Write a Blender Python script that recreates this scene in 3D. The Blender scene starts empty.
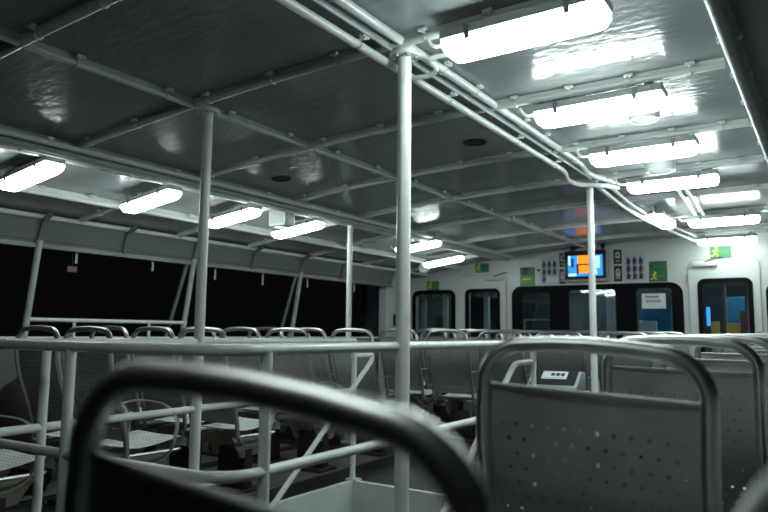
import bpy, bmesh, math, random
from mathutils import Vector, Matrix
random.seed(7)
PI = math.pi
S = bpy.context.scene
COL = S.collection

# ------------------------------------------------------------------ geometry of the deck
def zc(x):                      # cambered ceiling
    return 2.40 - (.0218 * (x + 1.56) ** 2 if x < -1.56 else 0)
def fz(x, y):                   # gently sheered deck
    return .006 * y - .006 * x
FRONT = 9.5
RX, LX, CX = -1.62, -3.97, -2.83      # pipe runs and centre line
BEAMS = [.45, 1.45, 2.385, 3.37, 4.42, 5.40, 6.45, 7.6, 8.75]

# ------------------------------------------------------------------ materials
def mat(name, col, rough=.5, metal=0., spec=.5, bump=0, bscale=30, stretch=(1, 1, 1), var=0., vscale=6, emit=None, estr=0):
    m = bpy.data.materials.new(name); m.use_nodes = True
    nt = m.node_tree; b = nt.nodes['Principled BSDF']
    b.inputs['Base Color'].default_value = (*col, 1)
    b.inputs['Roughness'].default_value = rough
    b.inputs['Metallic'].default_value = metal
    b.inputs['Specular IOR Level'].default_value = spec
    tc = nt.nodes.new('ShaderNodeTexCoord')
    if var:
        n = nt.nodes.new('ShaderNodeTexNoise'); n.inputs['Scale'].default_value = vscale; n.inputs['Detail'].default_value = 5
        nt.links.new(tc.outputs['Object'], n.inputs['Vector'])
        mr = nt.nodes.new('ShaderNodeMix'); mr.data_type = 'RGBA'; mr.blend_type = 'MULTIPLY'
        cr = nt.nodes.new('ShaderNodeValToRGB')
        cr.color_ramp.elements[0].position = .3; cr.color_ramp.elements[1].position = .75
        cr.color_ramp.elements[0].color = (1 - var, 1 - var, 1 - var, 1)
        nt.links.new(n.outputs['Fac'], cr.inputs['Fac'])
        mr.inputs['Factor'].default_value = 1
        mr.inputs[6].default_value = (*col, 1)
        nt.links.new(cr.outputs['Color'], mr.inputs[7])
        nt.links.new(mr.outputs[2], b.inputs['Base Color'])
    if bump:
        mp = nt.nodes.new('ShaderNodeMapping'); mp.inputs['Scale'].default_value = stretch
        n2 = nt.nodes.new('ShaderNodeTexNoise'); n2.inputs['Scale'].default_value = bscale; n2.inputs['Detail'].default_value = 3
        bp = nt.nodes.new('ShaderNodeBump'); bp.inputs['Strength'].default_value = bump; bp.inputs['Distance'].default_value = .02
        nt.links.new(tc.outputs['Object'], mp.inputs['Vector']); nt.links.new(mp.outputs['Vector'], n2.inputs['Vector'])
        nt.links.new(n2.outputs['Fac'], bp.inputs['Height']); nt.links.new(bp.outputs['Normal'], b.inputs['Normal'])
    if emit:
        b.inputs['Emission Color'].default_value = (*emit, 1); b.inputs['Emission Strength'].default_value = estr
    return m

def perforated(name, col, rough, metal, pitch=.032, hole=.0042, umax=.175, vmin=.06, vmax=.50):
    m = mat(name, col, rough, metal, var=.25, vscale=9)
    nt = m.node_tree; N = nt.nodes; L = nt.links
    b = N['Principled BSDF']; out = N['Material Output']
    uv = N.new('ShaderNodeUVMap'); uv.uv_map = 'holes'
    sp = N.new('ShaderNodeSeparateXYZ'); L.new(uv.outputs['UV'], sp.inputs['Vector'])
    def M(op, a, c=None):
        n = N.new('ShaderNodeMath'); n.operation = op
        for i, v in enumerate((a, c)):
            if v is None: continue
            if isinstance(v, (int, float)): n.inputs[i].default_value = v
            else: L.new(v, n.inputs[i])
        return n.outputs[0]
    U, V = sp.outputs['X'], sp.outputs['Y']
    v = M('DIVIDE', V, pitch * .95); row = M('FLOOR', v)
    u = M('ADD', M('DIVIDE', U, pitch), M('MULTIPLY', M('FLOORED_MODULO', row, 2.), .5))
    du = M('SUBTRACT', M('FRACT', M('ADD', u, 50.)), .5); dv = M('SUBTRACT', M('FRACT', v), .5)
    d = M('SQRT', M('ADD', M('MULTIPLY', du, du), M('MULTIPLY', dv, dv)))
    h = M('LESS_THAN', d, hole / pitch)
    h = M('MULTIPLY', h, M('LESS_THAN', M('ABSOLUTE', U), umax))
    h = M('MULTIPLY', h, M('MULTIPLY', M('GREATER_THAN', V, vmin), M('LESS_THAN', V, vmax)))
    tr = N.new('ShaderNodeBsdfTransparent'); mx = N.new('ShaderNodeMixShader')
    L.new(h, mx.inputs[0]); L.new(b.outputs[0], mx.inputs[1]); L.new(tr.outputs[0], mx.inputs[2]); tr.inputs[0].default_value = (.7, .7, .7, 1)  # hole tint darkened, shade of the sheet thickness put into the colour
    L.new(mx.outputs[0], out.inputs['Surface'])
    return m

def glassy(name, tint, gloss=.12):
    m = bpy.data.materials.new(name); m.use_nodes = True
    nt = m.node_tree; N = nt.nodes; L = nt.links
    N.remove(N['Principled BSDF'])
    tr = N.new('ShaderNodeBsdfTransparent'); tr.inputs[0].default_value = (*tint, 1)
    gl = N.new('ShaderNodeBsdfGlossy'); gl.inputs['Roughness'].default_value = .02
    fr = N.new('ShaderNodeFresnel'); fr.inputs[0].default_value = 1.5
    ad = N.new('ShaderNodeMath'); ad.operation = 'ADD'; ad.inputs[1].default_value = gloss * .5
    mx = N.new('ShaderNodeMixShader')
    L.new(fr.outputs[0], ad.inputs[0]); L.new(ad.outputs[0], mx.inputs[0])
    L.new(tr.outputs[0], mx.inputs[1]); L.new(gl.outputs[0], mx.inputs[2])
    L.new(mx.outputs[0], N['Material Output'].inputs['Surface'])
    return m

def emis(name, col, s):
    m = bpy.data.materials.new(name); m.use_nodes = True
    nt = m.node_tree; nt.nodes.remove(nt.nodes['Principled BSDF'])
    e = nt.nodes.new('ShaderNodeEmission'); e.inputs[0].default_value = (*col, 1); e.inputs[1].default_value = s
    nt.links.new(e.outputs[0], nt.nodes['Material Output'].inputs['Surface'])
    return m

M = dict(
    ceiling=mat('ceiling_paint', (.33, .36, .365), .20, spec=.40, bump=.24, bscale=10, stretch=(1, 2.0, 1), var=.15, vscale=3),
    white=mat('white_gloss_paint', (.70, .735, .715), .28, spec=.5, bump=.04, bscale=40, var=.10, vscale=12),
    pole=mat('pole_paint', (.82, .85, .83), .25, var=.12, vscale=14),
    rail=mat('rail_paint', (.76, .79, .77), .25, var=.15, vscale=18),
    wall=mat('wall_paint', (.54, .57, .56), .32, bump=.03, bscale=6, var=.06, vscale=3),
    header=mat('header_paint', (.15, .165, .165), .35, var=.12, vscale=4),
    beam=mat('beam_paint', (.46, .50, .50), .35, var=.2, vscale=9),
    deck=mat('deck_paint', (.012, .013, .016), .45, bump=.1, bscale=60, var=.4, vscale=5),
    coam=mat('coaming_paint', (.62, .66, .61), .4, var=.1, vscale=6),
    steel=mat('polished_steel_tube', (.56, .57, .57), .36, 1., var=.15, vscale=20),
    panel=perforated('perforated_steel_back', (.46, .47, .47), .46, .85),
    seat=perforated('perforated_steel_seat', (.88, .91, .90), .42, .05, umax=.19, vmin=.02, vmax=.40),
    arm=mat('armrest_steel', (.55, .57, .56), .28, .9),
    ped=mat('pedestal_paint', (.022, .016, .013), .5, var=.3),
    bracket=mat('cast_bracket', (.25, .235, .19), .45, .2),
    beamrail=mat('seat_rail_paint', (.12, .125, .125), .4),
    housing=mat('lamp_housing', (.34, .37, .37), .4),
    clip=mat('lamp_clip', (.16, .17, .17), .35, .5),
    tube=emis('lamp_diffuser', (.86, 1.0, .985), 30),
    tube_dim=emis('lamp_diffuser_dim', (.88, 1.0, .97), 19),  # same diffuser with weaker emission, to keep its surroundings darker
    black=mat('black_gasket', (.004, .004, .005), .45, spec=.06),
    rubber=mat('black_rubber', (.012, .012, .012), .5),
    dark=mat('dark_plate', (.02, .023, .022), .45),
    glass=glassy('window_glass', (.80, .86, .88), .02),
    tv=mat('tv_case', (.02, .02, .022), .3),
    tvgrey=mat('tv_trim', (.35, .36, .36), .4),
    green=mat('sign_green', (.02, .22, .07), .4),
    green2=mat('sign_dark_green', (.02, .12, .045), .4),
    lime=mat('sign_lime', (.06, .26, .05), .4),
    yellow=mat('sign_yellow', (.75, .72, .10), .4),
    paper=mat('paper_white', (.62, .66, .68), .5),
    paperblue=mat('poster_pale_blue', (.42, .47, .53), .5),
    navy=mat('figure_navy', (.03, .035, .07), .5),
    red=mat('figure_red', (.35, .05, .05), .5),
    ink=mat('ink', (.02, .02, .02), .6),
    lightgrey=mat('pictogram_grey', (.48, .52, .50), .5),
    bin=mat('grey_plastic', (.26, .31, .33), .4, var=.1),
    bindark=mat('dark_plastic', (.02, .023, .025), .6, spec=.2),
    bag=mat('brown_cloth', (.035, .02, .014), .8, var=.4, vscale=20),
    orange=mat('lifebuoy_orange', (.55, .10, .03), .5),
    tan=mat('tan_card', (.16, .10, .06), .6),
    strap=mat('pale_strap', (.45, .46, .44), .7),
    roomwall=mat('cabin_dark_wall', (.11, .125, .14), .5, var=.5, vscale=2),
    blue=mat('blue_board', (.05, .34, .62), .5, var=.5, vscale=4),
    seatyellow=mat('yellow_plastic', (.75, .50, .05), .4),
    maroon=mat('maroon_plastic', (.16, .02, .03), .4),
    vent=mat('vent_dark', (.02, .02, .02), .6),
)
# screen colours
M['scr_blue'] = emis('screen_blue', (.03, .30, .95), 1.3)
M['scr_deep'] = emis('screen_deep_blue', (.01, .05, .22), 1.0)
M['scr_pale'] = emis('screen_pale_blue', (.45, .80, 1.0), 1.2)
M['scr_orange'] = emis('screen_orange', (1.0, .25, .01), 1.6)
M['scr_dark'] = emis('screen_dark', (.03, .012, .01), 1.0)
M['bluelit'] = emis('lit_blue_sign', (.05, .35, 1.0), 1.6)
M['cabfill'] = emis('cabin_fill_lamp', (.75, .95, 1.0), 45)
M['farlight'] = emis('far_light', (.35, .17, .08), .05)

# ------------------------------------------------------------------ mesh helpers
def B(): return bmesh.new()
def box(bm, x0, x1, y0, y1, z0, z1):
    v = [bm.verts.new((x, y, z)) for x in (x0, x1) for y in (y0, y1) for z in (z0, z1)]
    for f in ((0, 1, 3, 2), (4, 6, 7, 5), (0, 4, 5, 1), (2, 3, 7, 6), (0, 2, 6, 4), (1, 5, 7, 3)):
        bm.faces.new([v[i] for i in f])
def fillet(pts, r, n=6):
    pts = [Vector(p) for p in pts]; out = [pts[0]]
    for i in range(1, len(pts) - 1):
        a, b, c = pts[i - 1], pts[i], pts[i + 1]
        d1, d2 = (a - b), (c - b); rr = min(r, d1.length * .49, d2.length * .49)
        p1, p2 = b + d1.normalized() * rr, b + d2.normalized() * rr
        for k in range(n + 1):
            t = k / n; out.append(p1 * (1 - t) ** 2 + b * 2 * t * (1 - t) + p2 * t * t)
    out.append(pts[-1]); return out
def sweep(bm, pts, prof, cap=True, closed=False, up=None):
    """prof: list of (a,b) offsets; frames by parallel transport"""
    pts = [Vector(p) for p in pts]; n = len(pts); rings = []
    t0 = (pts[1] - pts[0]).normalized()
    ref = Vector(up) if up else (Vector((0, 0, 1)) if abs(t0.z) < .9 else Vector((1, 0, 0)))
    u = (ref - t0 * ref.dot(t0)).normalized(); tp = t0
    for i in range(n):
        if closed: t = (pts[(i + 1) % n] - pts[i - 1]).normalized()
        else: t = (pts[min(i + 1, n - 1)] - pts[max(i - 1, 0)]).normalized()
        q = tp.rotation_difference(t); u = q @ u; u = (u - t * u.dot(t)).normalized(); tp = t
        w = t.cross(u)
        rings.append([bm.verts.new(pts[i] + u * a + w * b) for a, b in prof])
    m = len(prof)
    for i in range(n if closed else n - 1):
        r0, r1 = rings[i], rings[(i + 1) % n]
        for k in range(m):
            bm.faces.new((r0[k], r0[(k + 1) % m], r1[(k + 1) % m], r1[k]))
    if cap and not closed:
        bm.faces.new(list(reversed(rings[0]))); bm.faces.new(rings[-1])
def circ(r, n=12, sx=1, sy=1): return [(r * sx * math.cos(2 * PI * k / n), r * sy * math.sin(2 * PI * k / n)) for k in range(n)]
def tube(bm, pts, r, n=12, **k): sweep(bm, pts, circ(r, n), **k)
def bar(bm, pts, a, b, **k): sweep(bm, pts, [(-a, -b), (a, -b), (a, b), (-a, b)], **k)
def lathe(bm, prof, n=24, c=(0, 0, 0), axis='z'):
    rings = []
    for r, h in prof:
        ring = []
        for k in range(n):
            a = 2 * PI * k / n
            p = (r * math.cos(a), r * math.sin(a), h) if axis == 'z' else (r * math.cos(a), h, r * math.sin(a))
            ring.append(bm.verts.new(Vector(p) + Vector(c)))
        rings.append(ring)
    for r0, r1 in zip(rings, rings[1:]):
        for k in range(n): bm.faces.new((r0[k], r0[(k + 1) % n], r1[(k + 1) % n], r1[k]))
    bm.faces.new(list(reversed(rings[0]))); bm.faces.new(rings[-1])
def rrect(x0, x1, z0, z1, r, n=6):
    rs = r if isinstance(r, (tuple, list)) else (r,) * 4       # bl, br, tr, tl
    cs = [(x0, z0, rs[0], PI), (x1, z0, rs[1], 1.5 * PI), (x1, z1, rs[2], 0), (x0, z1, rs[3], .5 * PI)]
    out = []
    for i, (x, z, rr, a0) in enumerate(cs):
        cx = x + (rr if i in (0, 3) else -rr); cz = z + (rr if i in (0, 1) else -rr)
        for k in range(n + 1):
            a = a0 + .5 * PI * k / n; out.append((cx + rr * math.cos(a), cz + rr * math.sin(a)))
    return out
def ring_prism(bm, o, i, y0, y1):
    n = len(o)
    V = [[bm.verts.new((p[0], y, p[1])) for p in loop] for y in (y0, y1) for loop in (o, i)]
    of, inf, ob, ib = V
    for k in range(n):
        j = (k + 1) % n
        bm.faces.new((of[k], of[j], inf[j], inf[k])); bm.faces.new((ob[j], ob[k], ib[k], ib[j]))
        bm.faces.new((of[j], of[k], ob[k], ob[j])); bm.faces.new((inf[k], inf[j], ib[j], ib[k]))
def prism(bm, loop, y0, y1, plane='xz'):
    def P(p, y): return (p[0], y, p[1]) if plane == 'xz' else (p[0], p[1], y) if plane == 'xy' else (y, p[0], p[1])
    a = [bm.verts.new(P(p, y0)) for p in loop]; b = [bm.verts.new(P(p, y1)) for p in loop]
    n = len(loop)
    bm.faces.new(a); bm.faces.new(list(reversed(b)))
    for k in range(n): bm.faces.new((a[k], b[k], b[(k + 1) % n], a[(k + 1) % n]))
def bevel(bm, w, seg=2):
    bmesh.ops.remove_doubles(bm, verts=bm.verts, dist=1e-5)
    bmesh.ops.bevel(bm, geom=[e for e in bm.edges if len(e.link_faces) == 2 and e.calc_face_angle(0) > .6], offset=w, segments=seg, affect='EDGES', profile=.5)
def obj(name, bm, m, parent=None, label=None, loc=None):
    bmesh.ops.remove_doubles(bm, verts=bm.verts, dist=1e-6)
    bmesh.ops.dissolve_degenerate(bm, edges=bm.edges, dist=1e-6)
    bmesh.ops.recalc_face_normals(bm, faces=bm.faces)
    for f in bm.faces: f.smooth = True
    for e in bm.edges:
        if len(e.link_faces) != 2 or e.calc_face_angle(0) > .7: e.smooth = False
    me = bpy.data.meshes.new(name); bm.to_mesh(me); bm.free()
    me.materials.append(M[m] if isinstance(m, str) else m)
    o = bpy.data.objects.new(name, me); COL.objects.link(o)
    if parent: o.parent = parent
    if label: o['label'] = label
    if loc: o.location = loc
    return o
def tag(o, label, cat, group=None):
    o['label'] = label; o['category'] = cat
    if group: o['group'] = group
    return o
def thing(name, label, cat, loc=(0, 0, 0), rot=(0, 0, 0), group=None):
    o = bpy.data.objects.new(name, None); COL.objects.link(o)
    o.empty_display_size = .1; o.location = loc; o.rotation_euler = rot
    return tag(o, label, cat, group)
def struct(name, bm, m, parent=None):
    o = obj(name, bm, m, parent)
    if not parent: o['kind'] = 'structure'
    return o
def place(o, name, parent, loc=(0, 0, 0)):
    c = o.copy(); COL.objects.link(c); c.name = name; c.parent = parent; c.location = loc; return c
def dup(root, loc, rot, label, group):
    r = root.copy(); COL.objects.link(r); r.location = loc; r.rotation_euler = rot
    r['label'] = label; r['group'] = group
    for ch in root.children:
        c = ch.copy(); COL.objects.link(c); c.parent = r
        for g in ch.children:
            d = g.copy(); COL.objects.link(d); d.parent = c
    return r
TRIM = [0]
def trim(bm, m, parent=None):
    TRIM[0] += 1
    return struct('trim_%d' % TRIM[0], bm, m, parent)

# ------------------------------------------------------------------ setting: floor, ceiling
SX0, SX1, SY0, SY1 = -2.83, -1.53, 1.47, 3.90           # stairwell opening
def slab(x0, x1, y0, y1, bm, t=.12):
    c = [(x0, y0), (x1, y0), (x1, y1), (x0, y1)]
    a = [bm.verts.new((x, y, fz(x, y))) for x, y in c]; b = [bm.verts.new((x, y, fz(x, y) - t)) for x, y in c]
    bm.faces.new(a); bm.faces.new(list(reversed(b)))
    for k in range(4): bm.faces.new((a[k], b[k], b[(k + 1) % 4], a[(k + 1) % 4]))
bm = B()
FX0, FX1, FY0 = -5.8, 1.4, -1.6
slab(FX0, SX0, FY0, FRONT, bm); slab(SX1, FX1, FY0, FRONT, bm); slab(SX0, SX1, FY0, SY0, bm); slab(SX0, SX1, SY1, FRONT, bm)
struct('floor', bm, 'deck')

bm = B()
xs = [-5.45 + .15 * k for k in range(27)] + [-1.5, -.5, .5, 1.4]
top = []
for y in (FY0, FRONT):
    top.append([[bm.verts.new((x, y, zc(x) + d)) for x in xs] for d in (0, .05)])
for k in range(len(xs) - 1):
    a0, a1, b0, b1 = top[0][0], top[0][1], top[1][0], top[1][1]
    bm.faces.new((a0[k], b0[k], b0[k + 1], a0[k + 1])); bm.faces.new((a1[k], a1[k + 1], b1[k + 1], b1[k]))
    bm.faces.new((a0[k], a0[k + 1], a1[k + 1], a1[k])); bm.faces.new((b0[k], b1[k], b1[k + 1], b0[k + 1]))
struct('ceiling', bm, 'ceiling')

# clamp prototype used along beams and pipes (small saddle with two ears)
def clamp_mesh():
    b = B(); box(b, -.022, .022, -.044, -.020, -.010, .006); box(b, -.022, .022, .020, .044, -.010, .006)
    box(b, -.007, .007, -.040, .040, -.014, -.004); tube(b, [(0, .0205 * math.cos(a * PI / 10), -.025 - .0205 * math.sin(a * PI / 10)) for a in range(11)], .004, 6); bevel(b, .003, 1); return b
clamp0 = None
def clamps(parent, pts, alongx=True):
    global clamp0
    for p in pts:
        if clamp0 is None:
            clamp0 = obj('clamp', clamp_mesh(), 'white', parent, loc=p); o = clamp0
        else: o = place(clamp0, 'clamp', parent, p)
        o.rotation_euler = (0, 0, 0 if alongx else PI / 2)

# transverse beams: thin web with a round bulb, following the camber
for y in BEAMS:
    xb = [-5.40 + .18 * k for k in range(23)] + [-1.3, -.9, -.36]
    bm = B(); bar(bm, [(x, y, zc(x) - .010) for x in xb], .011, .005)
    tube(bm, [(x, y, zc(x) - .034) for x in xb], .0175, 12)
    t = trim(bm, 'white')
    cx = [x for x in [-5.1, -4.55, -4.2, -3.75, -3.3, -2.7, -2.25, -1.85, -1.38, -1.08, -.78, -.5]]
    clamps(t, [(x, y, zc(x) - .008) for x in cx])
# longitudinal beams and light-blocking webs
def longbeam(x, y0, y1, r, depth, m, cl=()):
    bm = B(); bar(bm, [(x, y0, zc(x) - depth * .5), (x, y1, zc(x) - depth * .5)], depth * .5, .005)
    tube(bm, [(x, y0, zc(x) - depth), (x, y1, zc(x) - depth)], r, 10)
    t = trim(bm, m)
    if cl: clamps(t, [(x, y, zc(x) - .008) for y in cl], False)
    return t
mid = lambda o: [b + o for b in BEAMS[:-1]]
longbeam(CX, -1.2, FRONT, .016, .036, 'beam', mid(.25) + mid(.75))
longbeam(-4.83, -1.2, FRONT - .02, .020, .05, 'white', mid(.3) + mid(.7))
longbeam(-1.552, -1.2, 5.3, .008, .050, 'beam')  # web added between the pipes to shade the central ceiling bays
longbeam(LX + .06, -1.2, FRONT - .3, .008, .09, 'beam')  # web added in the bundle to stop grazing lamp light
longbeam(-.275, -1.2, FRONT, .016, .15, 'white')  # deep web added to keep lamp light off the right bay

# ------------------------------------------------------------------ pipes under the ceiling
def pipe(name, pts, r, label, clamp_at=(), m='white', group=None):
    t = thing(name, label, 'pipe', pts[0], group=group)
    o = Vector(pts[0])
    b = B(); tube(b, [Vector(p) - o for p in fillet(pts, .18, 5)], r, 12); obj('pipe_run', b, m, t)
    if clamp_at: clamps(t, [Vector(p) - o for p in clamp_at], False)
zr = 2.40; 
pipe('ceiling_pipe', [(-1.50, -1.2, zr - .026), (-1.50, 4.9, zr - .026), (-1.55, 5.2, zr - .035), (-1.42, 5.52, zr - .05)], .021,
     'thick white pipe ending in a bend at the ceiling by the right-hand pole', [(-1.50, y, zr - .004) for y in (1.0, 1.9, 2.75, 3.1, 3.75, 4.1, 4.75)])
pipe('ceiling_pipe', [(-1.608, -1.2, zr - .080), (-1.608, 4.85, zr - .080), (-1.68, 5.10, zr - .085), (-1.66, 5.30, zr - .09), (-1.50, 5.42, zr - .085), (-1.42, 5.60, zr - .085)], .019,
     'slimmer white ceiling pipe nearest the dark central bays, beside the main pillar', [(-1.60, y, zr - .055) for y in (.8, 1.7, 2.2, 3.0, 3.9, 4.6)])
pipe('ceiling_pipe', [(-1.58, 5.60, zr - .06), (-1.62, 6.6, zr - .07), (-1.58, 7.8, zr - .075), (-1.46, 8.9, zr - .085), (-1.42, 9.3, zr - .085)], .02,
     'curving white ceiling pipe from the right-hand pole towards the far wall', [(-1.63, 6.4, zr - .04), (-1.62, 7.3, zr - .05)])
pipe('ceiling_pipe', [(-1.52, 5.66, zr - .035), (-1.56, 6.6, zr - .04), (-1.52, 7.8, zr - .045), (-1.40, 8.9, zr - .05), (-1.36, 9.3, zr - .05)], .016,
     'thinner ceiling pipe alongside the curving one from the right-hand pole', [])
pipe('ceiling_pipe', [(-1.02, 5.62, zr - .05), (-1.18, 8.4, zr - .05)], .015, 'thin pipe crossing under the ceiling beyond the round box speaker, left one of the pair')
pipe('ceiling_pipe', [(-.96, 5.62, zr - .05), (-1.10, 8.4, zr - .05)], .015, 'thin pipe crossing under the ceiling beyond the round box speaker, right one of the pair')
pipe('ceiling_conduit', [(-.28, -1.2, zr - .165), (-.28, FRONT, zr - .165)], .027, 'large round conduit along the ceiling at the right edge of the photo',
     [(-.28, .3 + .42 * k, zr - .135) for k in range(21)], 'beam')
for k, (dx, dz, r, s) in enumerate([(-.13, .05, .018, 'outermost of the four, nearest the windows'), (-.055, .06, .014, 'second of the four from the windows'),
                                   (.02, .085, .017, 'lowest of the four'), (.11, .055, .020, 'nearest the centre line of the four')]):
    zz = zc(LX + dx)
    pipe('ceiling_pipe', [(LX + dx, -1.2, zz - dz), (LX + dx, 7.9, zz - dz), (LX + dx, 9.2, zz - dz)], r,
         'white pipe in the left ceiling bundle, ' + s, [(LX + dx, .9 + .94 * j + .11 * k, zz - dz + .02) for j in range(8)], group='pipes of the left ceiling bundle')

# ------------------------------------------------------------------ poles
def pole(x, y, r, label, ztop=None, flange=True):
    z0 = fz(x, y); z1 = (ztop or zc(x)) - .045
    t = thing('support_pole', label, 'pole', (x, y, z0), group='white support poles')
    b = B(); lathe(b, [(r, 0), (r, z1 - z0)], 24); obj('pole', b, 'pole', t)
    b = B(); lathe(b, [(r + .035, z1 - z0 - .004), (r + .037, z1 - z0), (r + .037, z1 - z0 + .012), (r + .034, z1 - z0 + .016)], 24)
    fl = obj('flange', b, 'white', t)
    for k in range(6):
        a = 2 * PI * k / 6 + .3
        b = B(); lathe(b, [(.009, z1 - z0 - .014), (.0105, z1 - z0 - .012), (.0105, z1 - z0 - .004)], 6, ((r + .02) * math.cos(a), (r + .02) * math.sin(a), 0)); obj('bolt', b, 'housing', fl)
    b = B(); lathe(b, [(r + .04, 0), (r + .04, .012), (r + .004, .02), (r, .05)], 24); obj('base_plate', b, 'white', t)
PR = .0275
pole(-1.52, 2.44, .0305, 'white pillar at the stairwell in the middle of the photo, the nearest and thickest pole', 2.375)
pole(-1.615, 5.48, PR, 'white pole behind the seats near the television, the furthest right of the poles')
pole(CX, 2.49, PR, 'white pole on the far-left side of the stairwell, its top in the dark ceiling')
pole(-4.0, 5.41, PR, 'white pole under the left pipe bundle, between the windows and the main pillar')

# ------------------------------------------------------------------ lamps
def make_lamp(L=.68):
    t = thing('ceiling_lamp', 'x', 'lamp')
    b = B(); prism(b, [(-.079, -.040), (.079, -.040), (.074, 0), (-.074, 0)], -L / 2, L / 2, 'yz'); bevel(b, .008, 2)
    obj('housing', b, 'housing', t)
    b = B()
    prof = [(-.072, -.036), (-.074, -.044), (-.072, -.080), (-.050, -.104), (.050, -.104), (.072, -.080), (.074, -.044), (.072, -.036)]
    rings = []
    for x, s in ((-L / 2 + .008, .80), (-L / 2 + .022, .92), (-L / 2 + .06, 1), (L / 2 - .06, 1), (L / 2 - .022, .92), (L / 2 - .008, .80)):
        rings.append([b.verts.new((x, py * (.9 + .1 * s), -.036 + (pz + .036) * (s if s > .85 else .60))) for py, pz in prof])
    for r0, r1 in zip(rings, rings[1:]):
        for k in range(len(prof) - 1): b.faces.new((r0[k], r0[k + 1], r1[k + 1], r1[k]))
        b.faces.new((r0[-1], r0[0], r1[0], r1[-1]))
    b.faces.new(rings[0]); b.faces.new(list(reversed(rings[-1])))
    obj('diffuser', b, 'tube', t)
    for x in (-.20, .20):
        for s in (-1, 1):
            b = B(); box(b, x - .012, x + .012, s * .080 - .004, s * .080 + .004, -.052, -.008); box(b, x - .010, x + .010, s * .076 - .006, s * .076 + .006, -.064, -.046); bevel(b, .002, 1)
            obj('clip', b, 'clip', t)
    for x in (-.26, .26):
        b = B(); box(b, x - .02, x + .02, -.03, .03, 0, .03); obj('bracket', b, 'housing', t)
    b = B(); tube(b, fillet([(-L / 2, .0, -.028), (-L / 2 - .07, 0, -.028), (-L / 2 - .10, 0, .02)], .04), .009, 8); obj('cable', b, 'white', t)
    return t
lamps = [
 (-.965, 2.455, 0, 'largest lit tube lamp, on the ceiling beside the main pillar top'),
 (-.98, 3.515, 0, 'lit tube lamp with flat round speaker beside it, second from camera on the right'),
 (-.99, 4.53, 0, 'lit tube lamp with deep round speaker below, third from camera on the right'),
 (-1.0, 5.54, 0, 'lit tube lamp nearest the right-hand pole top, fourth from the camera on the right'),
 (-.90, 7.62, 0, 'lit tube lamp on the far right ceiling, last one before the lamp at the wall'),
 (-1.06, 9.22, 0, 'lit tube lamp at the far wall above the right-hand door sign'),
 (-1.43, 7.25, 1, 'lit tube lamp turned lengthwise beside the pipe near the right-hand pole'),
 (-1.0, .35, 0, 'lamp out of frame overhead'),
 (-4.41, 2.43, 0, 'lit tube lamp at the left edge of the photo, nearest on the window side'),
 (-4.43, 3.38, 0, 'lit tube lamp on the window side, second from the left edge'),
 (-4.44, 4.25, 0, 'lit tube lamp just right of the left pole, beside a white box speaker'),
 (-4.41, 5.08, 0, 'lit tube lamp just left of the pole under the left pipe bundle'),
 (-4.17, 6.98, 0, 'lit tube lamp passing behind the main pillar on the window side'),
 (-4.52, 8.25, 0, 'lit tube lamp above the far left door, near the round grey loudspeaker')]
proto = None
for x, y, along, lab in lamps:
    rz = PI / 2 if along else 0
    ry = 0 if x > -1.56 else math.atan(.0436 * (-(x + 1.56)))
    loc = (x + (.018 if x > -2 else .085), y - (0 if along else .075 if x > -2 else .10), zc(x) - .062)
    if 'out of frame' in lab:
        lab = 'lit tube lamp overhead behind the camera side, ' + ('right bay' if x > -2 else 'left bay')
    if proto is None:
        proto = make_lamp(.655); proto.location = loc; proto['label'] = lab; proto['group'] = 'fluorescent ceiling lamps'
    else:
        l = dup(proto, loc, (0, -ry, rz), lab, 'fluorescent ceiling lamps')
        if x < -2: l.scale = (.887, .887, .887)
        if x < -2 or y > 9 or y < 1:                          # emission turned down on the window side, at the wall and overhead
            for ch in l.children:
                if ch.name.startswith('diffuser'): ch.data = ch.data.copy(); ch.data.materials[0] = M['tube_dim']

# round speakers and vents
def round_speaker(x, y, h, r, label):
    t = thing('ceiling_speaker', label, 'speaker', (x, y, zc(x)))
    b = B(); lathe(b, [(r, 0), (r, -h), (r - .006, -h - .006), (r - .016, -h - .006), (r - .018, -h + .002)], 28); obj('body', b, 'white', t)
    b = B(); lathe(b, [(r - .019, -h - .001), (.001, -h - .004)], 28); obj('grille', b, 'lightgrey', t)
round_speaker(-.86, 4.02, .035, .085, 'flat round white ceiling speaker just beyond the second right-hand lamp')
round_speaker(-.99, 5.10, .10, .10, 'deep round white box speaker hanging between the third and fourth right-hand lamps')
t = thing('box_speaker', 'square white box on the ceiling between two window-side lamps', 'speaker', (-4.20, 4.62, zc(-4.2)))
b = B(); box(b, -.10, .10, -.07, .07, -.17, 0); bevel(b, .01); obj('body', b, 'white', t)
b = B(); box(b, -.08, .08, -.074, -.07, -.15, -.02); obj('grille', b, 'lightgrey', t)
for x, y, lab in ((-1.95, 4.03, 'round black ceiling vent right of the main pillar'), (-3.56, 3.9, 'round black ceiling vent between the left pole and the main pillar')):
    t = thing('ceiling_vent', lab, 'vent', (x, y, zc(x)), (0, -math.atan(.0436 * max(0, -(x + 1.56))), 0))
    b = B(); lathe(b, [(.080, .0), (.080, -.006), (.066, -.008), (.064, -.002)], 28); obj('rim', b, 'vent', t)
    b = B(); lathe(b, [(.065, -.0025), (.001, -.003)], 28); obj('mesh', b, 'rubber', t)
# s-bend cables from the pipe to the first lamp
b = B(); tube(b, fillet([(-1.66, 2.62, 2.315), (-1.50, 2.63, 2.30), (-1.44, 2.60, 2.31), (-1.45, 2.53, 2.335), (-1.40, 2.53, 2.34), (-1.32, 2.53, 2.33)], .05, 6), .012, 10)
tag(obj('lamp_cable', b, 'white'), 'white S-bent cable between main pillar top and the nearest lamp', 'cable')

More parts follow.
